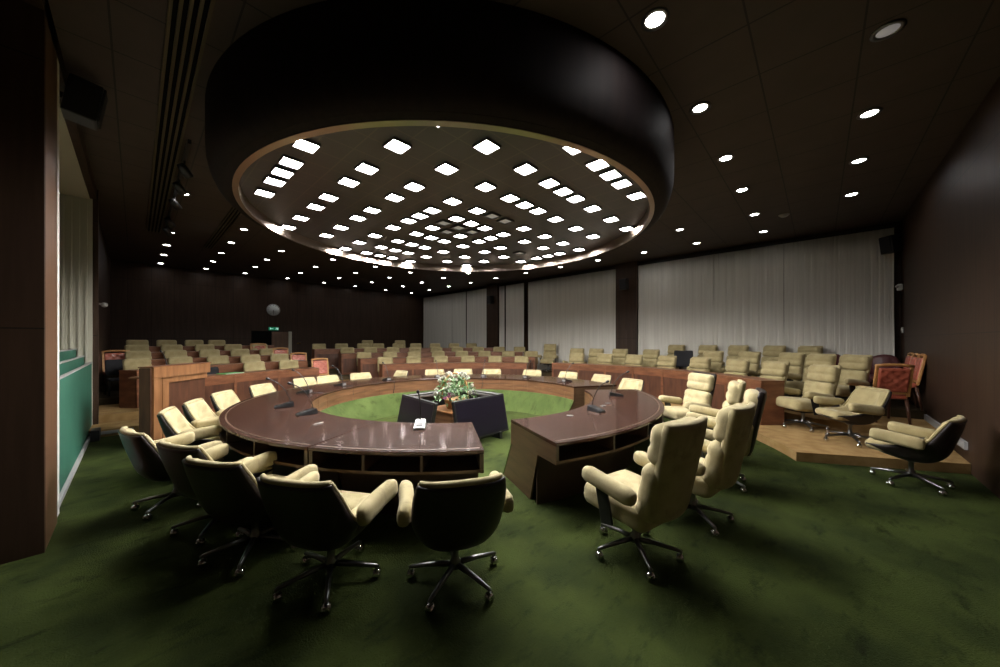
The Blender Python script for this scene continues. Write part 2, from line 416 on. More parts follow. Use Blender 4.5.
t = thing('smoke_detector', 'small grey smoke detector on ceiling at right, unlit', 'detector', (10.0, .58, H))
b = nb(); lathe(b, [(0, -.05), (.05, -.05), (.08, -.03), (.085, 0), (0, 0)]); obj('body', b, 'grey', t)
b = nb(); lathe(b, [(0, 0), (.10, 0), (.10, -.008), (0, -.008)]); obj('mounting_plate', b, 'grey', t)

# ceiling slot diffusers and track light
for (x0, x1, y0, y1, n, lab) in ((.20, .44, 2.2, 12.6, 4, 'long slotted air diffuser along the left side of ceiling'), (1.42, 1.6, 8.7, 13.6, 3, 'shorter slotted air diffuser on ceiling left of the drum')):
    t = thing('slot_vent', lab, 'vent', ((x0 + x1) / 2, (y0 + y1) / 2, H))
    w = x1 - x0
    b = nb(); box(b, (0, 0, -.008), (w, y1 - y0, .012)); obj('slot_backing', b, 'void', t)
    for k in range(n + 1):
        b = nb(); box(b, (-w / 2 + w * k / n, 0, -.018), (w / n * .42, y1 - y0, .03)); obj('slat', b, 'slot', t)
t = thing('lighting_track', 'black spotlight track on ceiling beside the left slot vent', 'track light', (.52, 9.3, H))
b = nb(); box(b, (0, 0, -.03), (.04, 5.6, .06)); obj('rail', b, 'black', t)
def track_head(y, on, lab):
    t = thing('track_spotlight', lab, 'spotlight', (.52, y, H - .06), 0, 'spotlights on the ceiling track')
    b = nb(); tube(b, [(0, 0, 0), (0, 0, -.1)], .012); obj('stem', b, 'black', t)
    Q = Matrix.Translation((0, 0, -.14)) @ Matrix.Rotation(R_(-38), 4, 'Y') @ Matrix.Rotation(R_(25), 4, 'X')
    b = nb(); lathe(b, [(0, .1), (.05, .1), (.06, .06), (.065, -.1), (.058, -.1), (.05, -.05), (0, -.05)]); bmesh.ops.transform(b, matrix=Q, verts=b.verts); obj('lamp_head', b, 'black', t)
    b = nb(); lathe(b, [(0, -.085), (.056, -.085), (.056, -.075), (0, -.075)]); bmesh.ops.transform(b, matrix=Q, verts=b.verts); obj('lens', b, 'lenshot' if on else 'steel', t)
for y, on, lab in ((7.2, 0, 'unlit black track spotlight nearest the camera'), (8.1, 0, 'unlit black track spotlight, second from the camera'), (9.1, 0, 'unlit black track spotlight just before the glaring one'),
                   (10.6, 1, 'glaring lit spotlight on the left ceiling track'), (11.5, 0, 'unlit black track spotlight at far end of track')):
    track_head(y, on, lab)

# ------------------------------------------------------------------ ceiling downlights
def lamp(parent, power, size, blend, radius, z):
    key = ('L', power)
    d = LAMP.get(key)
    if not d:
        d = bpy.data.lights.new('lamp', 'SPOT'); d.energy = power; d.spot_size = R_(size); d.spot_blend = blend; d.shadow_soft_size = radius
        d.color = (1, .965, .90); LAMP[key] = d
    o = bpy.data.objects.new('lamp', d); COL.objects.link(o); o.parent = parent; o.location = (0, 0, z); return o
LAMP = {}
def make_downlight(lens, power):
    t = thing('ceiling_downlight', '', 'ceiling light', (0, 0, 50))
    b = nb(); lathe(b, [(.075, .0), (.11, .0), (.115, -.012), (.08, -.014), (.075, 0)], n=20); obj('trim_ring', b, 'steel', t)
    b = nb(); lathe(b, [(0, -.006), (.078, -.006), (.078, -.002), (0, -.002)], n=20); obj('lens', b, lens, t)
    if power: lamp(t, power, 120, .6, .06, -.03)
    return Proto(t)
P_DIM, P_HOT, P_OFF = make_downlight('lensdim', 2.5), make_downlight('lenshot', 1.5), make_downlight('lensoff', 0)
GX = (.63, 1.89, 3.14, 4.71, 6.27, 7.8, 9.5, 11.15)
GY = (-.46, 1.06, 2.6, 4.1, 5.7, 7.26, 8.95, 10.7, 12.4, 14.1, 15.8, 17.6)
COLN = ('leftmost line', 'second line from left wall', 'third line from left wall', 'fourth line from left wall', 'fourth line from curtains', 'third line from curtains', 'second line from curtains', 'line nearest the curtains')
skip = {(.63, 10.7), (.63, 7.26), (.63, 5.7), (.63, 4.1), (.63, 2.6), (.63, 1.06), (.63, -.46), (1.89, -.46), (3.14, -.46), (1.89, 1.06), (1.89, 8.95), (11.15, -.46)}
hot = {(3.14, 1.06), (6.27, 1.06), (7.8, 1.06), (11.15, -.46), (11.15, 4.1), (9.5, 10.7), (9.5, 12.4), (9.5, 14.1), (9.5, 15.8), (9.5, -.46)}
off = {(4.71, -.46)}
for i, x in enumerate(GX):
    js = 0
    for j, y in enumerate(GY):
        if (x, y) in skip or math.hypot(x - CX, y - CY) < 3.85: continue
        if y == 8.95 and x == 9.5: continue
        if x == 9.5 and 4 < y < 9: continue
        js += 1
        pr = P_HOT if (x, y) in hot else P_OFF if (x, y) in off else P_DIM
        state = 'glaring' if (x, y) in hot else 'dim grey' if (x, y) in off else 'small'
        pr.place((x, y, H), 0, '%s round ceiling downlight, %s, %s from near end' % (state, COLN[i], ORD[js - 1]), 'round downlights in the tiled ceiling')

# ------------------------------------------------------------------ the drum
ZR = 3.67; ZL = 3.83
t = thing('ceiling_drum', 'huge dark round drum hanging from ceiling above the ring table', 'ceiling drum', (CX, CY, ZR))
hd = H - ZR
b = nb(); arc(b, [(3.41, .03), (3.46, .045), (3.52, .10), (3.56, .19), (3.585, .30), (3.59, .42), (3.59, hd), (3.53, hd), (3.53, .36), (3.50, .16), (3.41, .06)], 0, 360, 3, False); bmesh.ops.remove_doubles(b, verts=b.verts, dist=1e-4); obj('drum_wall', b, 'drum', t, smooth=None)
b = nb(); arc(b, [(3.335, .005), (3.415, .028), (3.415, .055), (3.335, .045)], 0, 360, 3, False); bmesh.ops.remove_doubles(b, verts=b.verts, dist=1e-4); obj('soffit_band', b, 'drum', t)
b = nb(); arc(b, [(3.27, -.01), (3.335, .0), (3.335, .05), (3.30, .17), (3.275, .17), (3.28, .04)], 0, 360, 3, False); bmesh.ops.remove_doubles(b, verts=b.verts, dist=1e-4); obj('rim', b, 'copper', t)
b = nb(); lathe(b, [(0, ZL - ZR), (3.30, ZL - ZR), (3.30, ZL - ZR + .03), (0, ZL - ZR + .03)], n=96, smooth=False); obj('lattice_panel', b, 'grid', t)
for c in kids(t):
    if c.name.startswith(('drum', 'rim', 'soffit')):
        for p in c.data.polygons: p.use_smooth = True
        c.data.set_sharp_from_angle(angle=R_(35))

def make_drumlight(on):
    t = thing('square_downlight', '', 'ceiling light', (0, 0, 50))
    b = nb()
    for k in range(4):
        a = k * PI / 2
        box(b, (.105 * math.cos(a), .105 * math.sin(a), -.012), (.012, .222, .03) if k % 2 == 0 else (.222, .012, .03))
    obj('trim_frame', b, 'steel', t)
    b = nb(); box(b, (0, 0, -.004), (.2, .2, .006)); obj('lens', b, 'lens' if on else 'lensoff', t)
    if on: lamp(t, 12, 168, .25, .08, -.03)
    return Proto(t)
P_ON, P_NO = make_drumlight(1), make_drumlight(0)
OX = (-2.87, -2.19, -1.52, -.85, -.345, 0, .335, .85, 1.52, 2.19, 2.87)
OY = (-2.98, -2.28, -1.58, -.87, -.35, 0, .35, .87, 1.58, 2.28, 3.0)
dark = {(5, 5), (5, 6), (4, 5), (6, 5), (5, 3), (6, 3), (9, 6)}
none = {(0, 5), (10, 5), (5, 0 - 1)}
for i, x in enumerate(OX):
    js = 0
    for j, y in enumerate(OY):
        if math.hypot(x, y) > 3.18: continue
        if (i in (1, 2, 8, 9) and j == 5) or (j in (0, 1, 2, 8, 9, 10) and i == 5 and False): continue
        js += 1
        pr = P_NO if (i, j) in dark else P_ON
        lab = '%s square drum light, %s line from left wall, %s from near end' % ('unlit' if (i, j) in dark else 'bright', ORD[i], ORD[js - 1])
        pr.place((CX + x, CY + y, ZL), 0, lab, 'square lights in the round drum')

# ------------------------------------------------------------------ ring table
ZT = .75; RI, RO = 2.42, 3.465
def table_section(label, a0, a1, nd):
    t = thing('ring_table', label, 'conference table', (CX, CY, 0), 0, 'sections of the ring table')
    b = nb(); arc(b, [(RI, ZT - .035), (RO - .01, ZT - .035), (RO, ZT - .025), (RO, ZT - .006), (RO - .006, ZT), (RI + .006, ZT), (RI, ZT - .006)], a0, a1, 1.5); obj('tabletop', b, 'table', t)
    b = nb(); arc(b, rect(RO - .075, RO - .06, ZT, ZT + .0012), a0 + .5, a1 - .5, 1.5); obj('inlay_line', b, 'edge', t)
    b = nb(); arc(b, [(RI + .01, .46), (RI + .035, .46), (RI + .035, ZT - .036), (RI + .01, ZT - .036)], a0, a1, 1.5)
    n = max(2, int((a1 - a0) / 9))
    for k in range(1, n):
        a = a0 + (a1 - a0) * k / n; arc(b, rect(RI + .006, RI + .012, .46, ZT - .037), a - .06, a + .06, 1)
    arc(b, rect(RI + .005, RI + .012, .595, .60), a0, a1, 1.5)
    obj('inner_fascia', b, 'fascia', t)
    b = nb(); arc(b, [(2.16, 0.001), (2.2, 0.001), (RI + .03, .458), (RI + .0, .458)], a0, a1, 1.5); obj('carpeted_skirt', b, 'apron', t)
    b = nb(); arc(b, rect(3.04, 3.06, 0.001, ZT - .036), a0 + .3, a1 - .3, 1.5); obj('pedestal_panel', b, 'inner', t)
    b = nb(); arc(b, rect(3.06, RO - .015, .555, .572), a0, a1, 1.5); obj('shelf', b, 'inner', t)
    b = nb(); arc(b, rect(RO - .02, RO - .008, .552, .578), a0, a1, 1.5); obj('shelf_edge', b, 'edge', t)
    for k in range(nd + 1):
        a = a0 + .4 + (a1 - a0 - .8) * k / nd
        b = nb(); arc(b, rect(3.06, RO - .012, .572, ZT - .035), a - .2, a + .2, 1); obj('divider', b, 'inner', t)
    for a, s in ((a0, 1), (a1, -1)):
        b = nb()
        arc(b, [(RI + .004, ZT - .036), (RI + .0, .46), (2.19, .001), (2.93, .001), (3.10, .53), (RO - .012, .545), (RO - .012, ZT - .036)], a + s * .0, a + s * .5, 1)
        obj('end_panel', b, 'endwood', t)
    return t
table_section('glossy near section of ring table in front of two tub chairs', 207.3, 233.6, 3)
table_section('right section of ring table beside the high-backed chairs, both ends free', 245, 319, 6)
table_section('long horseshoe section of ring table curving round left and far sides', -29.5, 207.0, 20)

# ------------------------------------------------------------------ desk microphones and grommets
def make_mic(m, cord):
    t = thing('desk_microphone', '', 'microphone', (0, 0, 50))
    b = nb()        # local +Y points to the speaker (outwards)
    v = [(-.065, -.12, 0), (.065, -.12, 0), (.065, .12, 0), (-.065, .12, 0), (-.055, -.11, .07), (.055, -.11, .07), (.058, .115, .022), (-.058, .115, .022)]
    V = [b.verts.new(p) for p in v]
    for f in ((3, 2, 1, 0), (4, 5, 6, 7), (0, 1, 5, 4), (1, 2, 6, 5), (2, 3, 7, 6), (3, 0, 4, 7)): b.faces.new([V[i] for i in f])
    bmesh.ops.bevel(b, geom=b.edges[:], offset=.006, segments=2, affect='EDGES'); obj('base', b, m, t)
    b = nb(); box(b, (0, .04, .0395), (.07, .06, .006), Matrix.Rotation(-.21, 3, 'X')); obj('key_panel', b, 'black' if m == 'silver' else 'steel', t)
    pts = []
    for k in range(9):
        u = k / 8; pts.append((0, -.08 + .25 * u ** 1.5, .05 + .37 * math.sin(u * 1.3)))
    b = nb(); tube(b, pts, .0065, 8); obj('gooseneck', b, 'black', t)
    b = nb(); d = (Vector(pts[-1]) - Vector(pts[-2])).normalized(); p = Vector(pts[-1])
    tube(b, [p, p + d * .01, p + d * .045, p + d * .055], [.01, .017, .017, .008], 10); obj('windscreen', b, 'black', t)
    if cord:
        b = nb(); tube(b, [(0, -.11, .012), (.01, -.2, .006), (.015, -cord, .006), (.016, -cord - .018, -.02), (.02, -cord - .02, -.16), (.0, -cord - .0, -.28)], .006, 6); obj('cord', b, 'black', t)
    if cord: b = nb(); bbox(b, (0, -.118, .03), (.09, .012, .045), .004); obj('rear_panel', b, 'silver', t)
    return Proto(t)
P_MIC, P_MICC, P_MICS = make_mic('black', 0), make_mic('black', .31), make_mic('silver', 0)
def mic(az, r, pr, lab, turn=0):
    x, y = polar(r, az); pr.place((x, y, ZT + .001), face(x - CX, y - CY) + turn, lab, 'gooseneck microphones on the ring table')
mic(181.8, 2.62, P_MIC, 'black gooseneck microphone at left, nearest the table seam')
mic(165.5, 2.76, P_MIC, 'black gooseneck microphone at left, second beyond the seam', .15)
mic(136.5, 2.8, P_MICC, 'black gooseneck microphone on left curve, third beyond the seam')
mic(115, 2.76, P_MICC, 'small microphone at the left far curve, fourth beyond the seam')
mic(89.5, 2.72, P_MICC, 'small microphone on far arc, left of the flowers')
mic(62, 2.72, P_MICC, 'small microphone on far arc just left above the flowers')
mic(36, 2.74, P_MICC, 'small microphone on far arc just right of the flowers')
mic(11.5, 2.8, P_MICC, 'small microphone on far arc, well right of flowers')
mic(-12.5, 2.84, P_MICC, 'small microphone on far arc, last before its right end')
mic(272.8, 2.72, P_MIC, 'large black gooseneck microphone in middle of right table section', -.35)
mic(303.5, 2.82, P_MIC, 'black gooseneck microphone at far end of right table section')
x, y = 2.14, 3.21
P_MICS.place((x, y, ZT + .001), face(-.73, -.9), 'silver topped desk microphone on the glossy near section', 'gooseneck microphones on the ring table')
for az, r, lab in ((262.2, 2.63, 'silver cable grommet left of the large right microphone'), (281.6, 2.67, 'silver cable grommet just behind the large right microphone'), (287, 2.69, 'silver cable grommet nearer the far microphone, right section')):
    x, y = polar(r, az)
    t = thing('cable_grommet', lab, 'grommet', (x, y, ZT + .001), 0, 'silver grommets in the right table section')
    b = nb(); lathe(b, [(.03, 0), (.045, 0), (.045, .004), (.03, .006), (.03, 0)], n=20); obj('ring', b, 'steel', t)
    b = nb(); lathe(b, [(0, .001), (.03, .001), (.03, .003), (0, .003)], n=20); obj('cap', b, 'steel', t)
x, y = polar(2.79, 195.2)
t = thing('ballpoint_pen', 'small pale pen lying beside the left microphone', 'pen', (x, y, ZT + .001), .3)
b = nb(); tube(b, [(-.06, 0, .007), (.04, 0, .007), (.06, 0, .007)], [.006, .006, .002], 8); obj('barrel', b, 'white', t)
b = nb(); tube(b, [(-.075, 0, .007), (-.06, 0, .007)], .005, 8); obj('cap', b, 'silver', t)

# ------------------------------------------------------------------ chairs
def swivel_base(t, ztop, m='steel', a0=.3, hub=.12, reach=.32):
    b = nb(); lathe(b, [(0, hub - .03), (.035, hub - .03), (.04, hub + .02), (.026, hub + .04), (.022, ztop - .05), (.05, ztop - .03), (.06, ztop), (0, ztop)], n=16); obj('column', b, m, t)
    for k in range(5):
        a = a0 + k * 2 * PI / 5; c, s = math.cos(a), math.sin(a)
        b = nb(); tube(b, [(.02 * c, .02 * s, hub), (.16 * c, .16 * s, hub - .012), (reach * c, reach * s, hub - .035), (reach * c + .015 * c, reach * s + .015 * s, hub - .045)], [.021, .018, .013, .011], 8)
        lg = obj('base_leg', b, m, t)
        b = nb()
        px, py = reach * c, reach * s
        for q in (-1, 1):
            w = nb(); lathe(w, [(0, -.012), (.02, -.012), (.027, -.006), (.027, .006), (.02, .012), (0, .012)], n=14)
            merge(b, w, Matrix.Translation((px - s * .016 * q, py + c * .016 * q, .0285)) @ Matrix.Rotation(a, 4, 'Z') @ Matrix.Rotation(PI / 2, 4, 'X'))
        tube(b, [(px, py, .03), (px, py, hub - .03)], .008, 8)
        ball(b, (px, py, .042), .03, (1.0, .95, .75), 10)
        obj('caster', b, 'chrome', lg)

PROF = [(.34, .405), (.20, .340), (.03, .300), (-.14, .310), (-.25, .395), (-.305, .54), (-.348, .695), (-.375, .82)]
WID = [.235, .27, .285, .29, .295, .295, .29, .27]
DEP = [.05, .13, .21, .23, .19, .13, .09, .055]
def lerp(T, u):
    u = max(0, min(1, u)) * (len(T) - 1); i = min(int(u), len(T) - 2); f = u - i
    p0, p1, p2, p3 = T[max(i - 1, 0)], T[i], T[i + 1], T[min(i + 2, len(T) - 1)]
    def cr(a, b_, c, d): return .5 * ((2 * b_) + (-a + c) * f + (2 * a - 5 * b_ + 4 * c - d) * f * f + (-a + 3 * b_ - 3 * c + d) * f ** 3)
    if isinstance(p1, tuple): return tuple(cr(*q) for q in zip(p0, p1, p2, p3))
    return cr(p0, p1, p2, p3)
def bucket(u, v, off=0.):
    """point of the tub shell: u runs front lip -> top of back, v across"""
    y, z = lerp(PROF, u); y2, z2 = lerp(PROF, min(1, u + .01)); y1, z1 = lerp(PROF, max(0, u - .01))
    ty, tz = y2 - y1, z2 - z1; l = math.hypot(ty, tz); ny, nz = tz / l, -ty / l
    w, d = lerp(WID, u), lerp(DEP, u)
    a = abs(v)
    x = (w - off * .9) * math.sin(min(a, 1.1) * 1.35) / math.sin(1.35) * (1 if v > 0 else -1)
    k = d * (a ** 2.6) + off
    return Vector((x, y + ny * k, z + nz * k))
def sheet(b, u0, u1, v0, v1, off, nu=18, nv=14, thick=0., crease=None):
    def bul(u, v):
        e1 = (u - u0) / (u1 - u0); e2 = (v - v0) / (v1 - v0)
        g = (max(0., 1 - abs(2 * e1 - 1) ** 7) ** .5) * (max(0., 1 - abs(2 * e2 - 1) ** 7) ** .5)
        for c in (crease or ()):
            g *= 1 - .45 * math.exp(-((e1 - c) / .035) ** 2) * max(0, 1 - abs(2 * e2 - 1) ** 3)
        return g
    A = [[b.verts.new(bucket(u0 + (u1 - u0) * i / nu, v0 + (v1 - v0) * j / nv, off + thick * bul(u0 + (u1 - u0) * i / nu, v0 + (v1 - v0) * j / nv))) for j in range(nv + 1)] for i in range(nu + 1)]
    B = [[b.verts.new(bucket(u0 + (u1 - u0) * i / nu, v0 + (v1 - v0) * j / nv, off - .004)) for j in range(nv + 1)] for i in range(nu + 1)] if thick else None
    for i in range(nu):
        for j in range(nv):
            b.faces.new((A[i][j], A[i][j + 1], A[i + 1][j + 1], A[i + 1][j])).smooth = True
            if B: b.faces.new((B[i][j], B[i + 1][j], B[i + 1][j + 1], B[i][j + 1])).smooth = True
    if B:
        for i in range(nu):
            b.faces.new((A[i][0], A[i + 1][0], B[i + 1][0], B[i][0])).smooth = True; b.faces.new((A[i][nv], B[i][nv], B[i + 1][nv], A[i + 1][nv])).smooth = True
        for j in range(nv):
            b.faces.new((A[0][j], B[0][j], B[0][j + 1], A[0][j + 1])).smooth = True; b.faces.new((A[nu][j], A[nu][j + 1], B[nu][j + 1], B[nu][j])).smooth = True

def make_tub(fab):
    t = thing('tub_chair', '', 'chair', (0, 0, 50))
    b = nb(); sheet(b, 0, 1, -1, 1, 0, 24, 20, .0)
    o = obj('shell', b, 'shell', t); s = o.modifiers.new('thickness', 'SOLIDIFY'); s.thickness = .022; s.offset = 0
    b = nb(); sheet(b, .0, .52, -.93, .93, .014, 14, 14, .11); pad(b, (0, .215, .425), (.49, .26, .125), .06, Matrix.Rotation(R_(7), 3, 'X'), 7); obj('seat_cushion', b, fab, t)
    b = nb(); sheet(b, .50, 1.0, -1.0, 1.0, .012, 18, 16, .075, (.42,)); bk = obj('back_cushion', b, fab, t)
    # rolled lip over the top of the back
    b = nb(); tube(b, [bucket(1.0, -1 + .1 * k, .018) + Vector((0, .002, .004)) for k in range(21)], [.012 + .013 * math.sin(PI * k / 20) ** .5 for k in range(21)], 10); 
    for sd in (-1, 1):
        tube(b, [bucket(1.0 - .05 * k, sd * 1.0, .016) for k in range(11)], [.013 + .006 * k / 10 for k in range(11)], 8)
    obj('welt', b, fab, bk)
    for sd in (-1, 1):
        def df(p):
            return Vector((p.x + .02 * sd * (p.y / .23) ** 2, p.y, p.z + .012 * math.sin(p.y * 6)))
        b = nb(); pad(b, (sd * .335, .05, .575), (.10, .43, .14), .05, Matrix.Rotation(-sd * .10, 3, 'Y') @ Matrix.Rotation(.04, 3, 'X'), 7, df); obj('armrest', b, fab, t)
    swivel_base(t, .31)
    return Proto(t)

def tuft(p, w, h, rows):
    """horizontal channels in a back cushion, local y is the front"""
    if p.y > 0:
        g = 0
        for r in rows: g += math.exp(-((p.z - r) / .016) ** 2)
        p = Vector((p.x, p.y - .022 * g, p.z))
    return p

def make_highback(fab, back):
    t = thing('highback_chair', '', 'chair', (0, 0, 50))
    rec = Matrix.Rotation(R_(11), 3, 'X')
    b = nb(); pad(b, (0, .03, .43), (.56, .58, .19), .07, Matrix.Rotation(R_(4), 3, 'X'), 10, lambda p: Vector((p.x, p.y, p.z + ((.02 * math.cos(p.x * 5) * math.cos(p.y * 5) - .03 * sum(math.exp(-((p.x - bx) ** 2 + (p.y + .03) ** 2) / .0012) for bx in (-.11, .11))) if p.z > 0 else 0))))
    obj('seat_cushion', b, fab, t)
    def bp(z, y): return Vector((0, y, .44)) + rec @ Vector((0, 0, z))
    def dimple(p, z0):
        if p.y > 0:
            g = .8 * math.exp(-((p.z - z0) / .016) ** 2) * 1.1 + sum(math.exp(-((p.x - bx) ** 2 + (p.z - z0) ** 2) / .0014) for bx in (-.1, .1))
            p = Vector((p.x, p.y - .018 * g, p.z))
        return p
    b = nb(); pad(b, bp(.19, -.225), (.545, .165, .43), .075, rec, 12, lambda p: dimple(dimple(p, .07), -.08)); obj('back_cushion', b, fab, t)
    b = nb(); pad(b, bp(.55, -.238), (.53, .165, .30), .07, rec, 13, lambda p: dimple(p, -.01)); obj('headrest', b, fab, t)
    b = nb(); pad(b, bp(.345, -.315), (.54, .07, .74), .03, rec, 10, lambda p: Vector((p.x * (.98 - .28 * max(0, .12 - p.z)), p.y + .55 * p.x ** 2, p.z))); obj('back_panel', b, back, t)
    for sd in (-1, 1):
        b = nb(); pad(b, (sd * .335, .0, .625), (.115, .47, .125), .055, Matrix.Rotation(R_(8), 3, 'X'), 7); a = obj('armrest', b, fab, t)
        b = nb(); bbox(b, (sd * .315, .05, .46), (.02, .11, .30), .008, Matrix.Rotation(R_(-12), 3, 'X')); obj('arm_bracket', b, 'black', a)
    b = nb(); bbox(b, (0, -.02, .32), (.34, .36, .03), .008); obj('mounting_plate', b, 'black', t)
    swivel_base(t, .315)
    return Proto(t)

def make_rowchair():
    t = thing('row_chair', '', 'chair', (0, 0, 50))
    rec = Matrix.Rotation(R_(11), 3, 'X')
    b = nb(); pad(b, Vector((0, -.22, .44)) + rec @ Vector((0, 0, .30)), (.55, .11, .55), .05, rec, 11,
                  lambda p: Vector((p.x * (1 - .10 * (p.z + .25)), p.y, p.z)) if p.y <= 0 else tuft(Vector((p.x * (1 - .10 * (p.z + .25)), p.y, p.z)), 0, 0, (.13, -.02, -.15)))
    obj('backrest', b, 'fabdull', t)
    b = nb(); pad(b, (0, .04, .42), (.52, .50, .13), .05, None, 7); obj('seat', b, 'fabdull', t)
    b = nb(); lathe(b, [(0, 0), (.22, 0), (.22, .02), (.04, .05), (.03, .36), (0, .36)], n=16); obj('pedestal', b, 'steel', t)
    return Proto(t)

def make_redchair():
    t = thing('dining_chair', '', 'chair', (0, 0, 50))
    rec = Matrix.Rotation(R_(10), 3, 'X')
    o0 = Vector((0, -.21, .46))
    b = nb()
    for sd in (-1, 1): bbox(b, o0 + rec @ Vector((sd * .225, 0, .27)), (.045, .04, .54), .01, rec)
    pts = [o0 + rec @ Vector((x, .0, .535 + .025 * math.cos(x * 6))) for x in (-.245, -.16, -.08, 0, .08, .16, .245)]
    tube(b, pts, .026, 8); bbox(b, o0 + rec @ Vector((0, 0, .06)), (.42, .035, .04), .008, rec)
    obj('back_frame', b, 'ochre', t)
    def but(p):
        g = sum(math.exp(-(((p.x - x) / .022) ** 2 + ((p.z - z) / .022) ** 2)) for x in (-.14, -.07, 0, .07, .14) for z in (-.14, -.07, 0, .07, .14) if (round((x + z) / .07) % 2 == 0))
        return Vector((p.x, p.y - (.03 * g if p.y > 0 else -.03 * g), p.z))
    b = nb(); pad(b, o0 + rec @ Vector((0, .0, .29)), (.41, .075, .42), .03, rec, 16, but); obj('tufted_back', b, 'red', t)
    b = nb(); pad(b, (0, .02, .45), (.48, .47, .09), .035, None, 7); obj('seat', b, 'red', t)
    for x in (-1, 1):
        for y in (-1, 1):
            b = nb(); tube(b, [(x * .21, y * .2, .42), (x * .22, y * .22 + (-.05 if y < 0 else 0), 0.)], [.026, .017], 8); obj('leg', b, 'ochre' if 0 else 'deskdark', t)
    return Proto(t)

def make_plum():
    t = thing('armchair', '', 'armchair', (0, 0, 50))
    b = nb()
    for k in range(2):
        pass
    pts = [(.36 * math.cos(R_(a)), .34 * math.sin(R_(a)) - .02) for a in range(-20, -161, -10)]
    inner = []
    n = len(pts)
    for i, (x, y) in enumerate(pts):
        hh = .62 + .34 * math.sin(PI * i / (n - 1)) ** .6
        ring = []
        d = Vector((x, y + .02, 0)).normalized()
        for q in range(10):
            a = 2 * PI * q / 10
            ring.append(b.verts.new(Vector((x, y, .5 * (hh + .3))) + d * .06 * math.cos(a) + Vector((0, 0, .5 * (hh - .3))) * (abs(math.sin(a)) ** .5 * (1 if math.sin(a) > 0 else -1))))
        inner.append(ring)
    for A, B in zip(inner, inner[1:]):
        for q in range(10): b.faces.new((A[q], A[(q + 1) % 10], B[(q + 1) % 10], B[q])).smooth = True
    b.faces.new(inner[0]); b.faces.new(inner[-1][::-1])
    obj('wraparound_back', b, 'plum', t)
    b = nb(); pad(b, (0, .06, .38), (.56, .54, .18), .06, None, 7); obj('seat', b, 'plum', t)
    for x in (-1, 1):
        for y in (-1, 1):
            b = nb(); tube(b, [(x * .22, y * .2 + .02, .32), (x * .24, y * .22 + .02, 0)], [.024, .015], 8); obj('leg', b, 'black', t)
    return Proto(t)

def make_black():
    t = thing('office_chair', '', 'chair', (0, 0, 50))
    rec = Matrix.Rotation(R_(9), 3, 'X')
    b = nb(); pad(b, Vector((0, -.22, .46)) + rec @ Vector((0, 0, .32)), (.46, .07, .46), .03, rec, 8, lambda p: Vector((p.x, p.y + .05 * (p.x / .23) ** 2, p.z))); obj('backrest', b, 'blackfab', t)
    b = nb(); pad(b, (0, .03, .45), (.46, .46, .08), .035, None, 7); obj('seat', b, 'blackfab', t)
    for x in (-1, 1):
        b = nb(); tube(b, [(x * .2, -.24, .62), (x * .21, -.22, .42), (x * .22, -.25, 0)], .014, 8); obj('leg', b, 'black', t)
        b = nb(); tube(b, [(x * .21, .18, .42), (x * .22, .22, 0)], .014, 8); obj('leg', b, 'black', t)
    return Proto(t)

P_TUB, P_TUBD = make_tub('fabric'), make_tub('fabdull')
P_HB, P_HBD, P_HBR = make_highback('fabric', 'fabric'), make_highback('fabric', 'shell'), make_highback('fabdull', 'fabdull')
P_ROW, P_RED, P_PLUM, P_BLK = make_rowchair(), make_redchair(), make_plum(), make_black()

G1 = 'tub chairs around the ring table'
def tub(x, y, lab, turn=0., pr=None): (pr or P_TUB).place((x, y, 0), to_centre(x, y) + turn, lab, G1)
tub(1.555, 1.89, 'dark tub chair with its back to us at near table end, right of the pair', .15)
tub(.95, 2.54, 'dark tub chair with its back to us, left of the near pair', -.12)
tub(.66, 3.33, 'dark tub chair seen from behind, third from the near table end', .05)
tub(.54, 4.02, 'dark tub chair seen from behind, fourth from the near table end', .15)
tub(.29, 4.88, 'dark tub chair farthest left, turned in profile near chalkboard', .22)
tub(.58, 5.82, 'beige tub chair facing us at left, nearest one beyond the profile chair', 0)
tub(.85, 6.38, 'beige tub chair facing us in front of the wooden rostrum corner', 0)
tub(1.24, 7.10, 'beige tub chair facing us below the wooden rostrum panel', 0)
tub(1.87, 7.74, 'beige tub chair facing us below the green folder', 0)
for az, lab in ((111.8, 'beige tub chair back showing over table, below the red chair row end'), (103.2, 'beige tub chair back over far table edge, by the aisle'), (90.6, 'beige tub chair back over far edge, left of small tilted one'),
                (60.3, 'beige tub chair back just above the flowers on left'), (48.2, 'beige tub chair back just above the flowers on right'), (35.6, 'beige tub chair back over far edge, first right of the flowers'),
                (17.6, 'beige tub chair back in front of the aisle gap, far side'), (1.5, 'beige tub chair back left of the far table end'), (-13.5, 'beige tub chair back right behind the far table end')):
    x, y = polar(3.7, az); tub(x, y, lab)
x, y = polar(3.85, 78.5); tub(x, y, 'turned away tub chair, only a pale arm tip shows over table', -1.3)
tub(7.28, 3.12, 'beige tub chair beyond the right table section far end', .25)

G2 = 'high-backed chairs beside the right table section'
def hb(pr, x, y, lab, turn=0., z=0., g=G2): pr.place((x, y, z), to_centre(x, y) + turn, lab, g)
hb(P_HB, 2.74, 1.08, 'beige high-backed swivel chair nearest the camera at right table section', .12)
hb(P_HB, 3.66, .89, 'beige high-backed swivel chair, second from camera at right section', -.02)
hb(P_HBD, 4.78, .90, 'dark-backed high swivel chair right of the second beige one', .0)
hb(P_HB, 5.65, 1.20, 'beige high-backed chair seen in profile, its headrest behind second chair', -.2)
hb(P_HBD, 6.5, 1.72, 'dark-backed beige chair facing us in front of the curved bench', .30)
P_TUBD.place((7.58, -.35, .131), face(-.55, .83), 'beige tub chair standing on the tan platform edge', 'stray tub chairs at right')
P_TUBD.place((6.3, -.8, 0), face(.3, .95), 'beige tub chair in profile on green carpet by right wall', 'stray tub chairs at right')

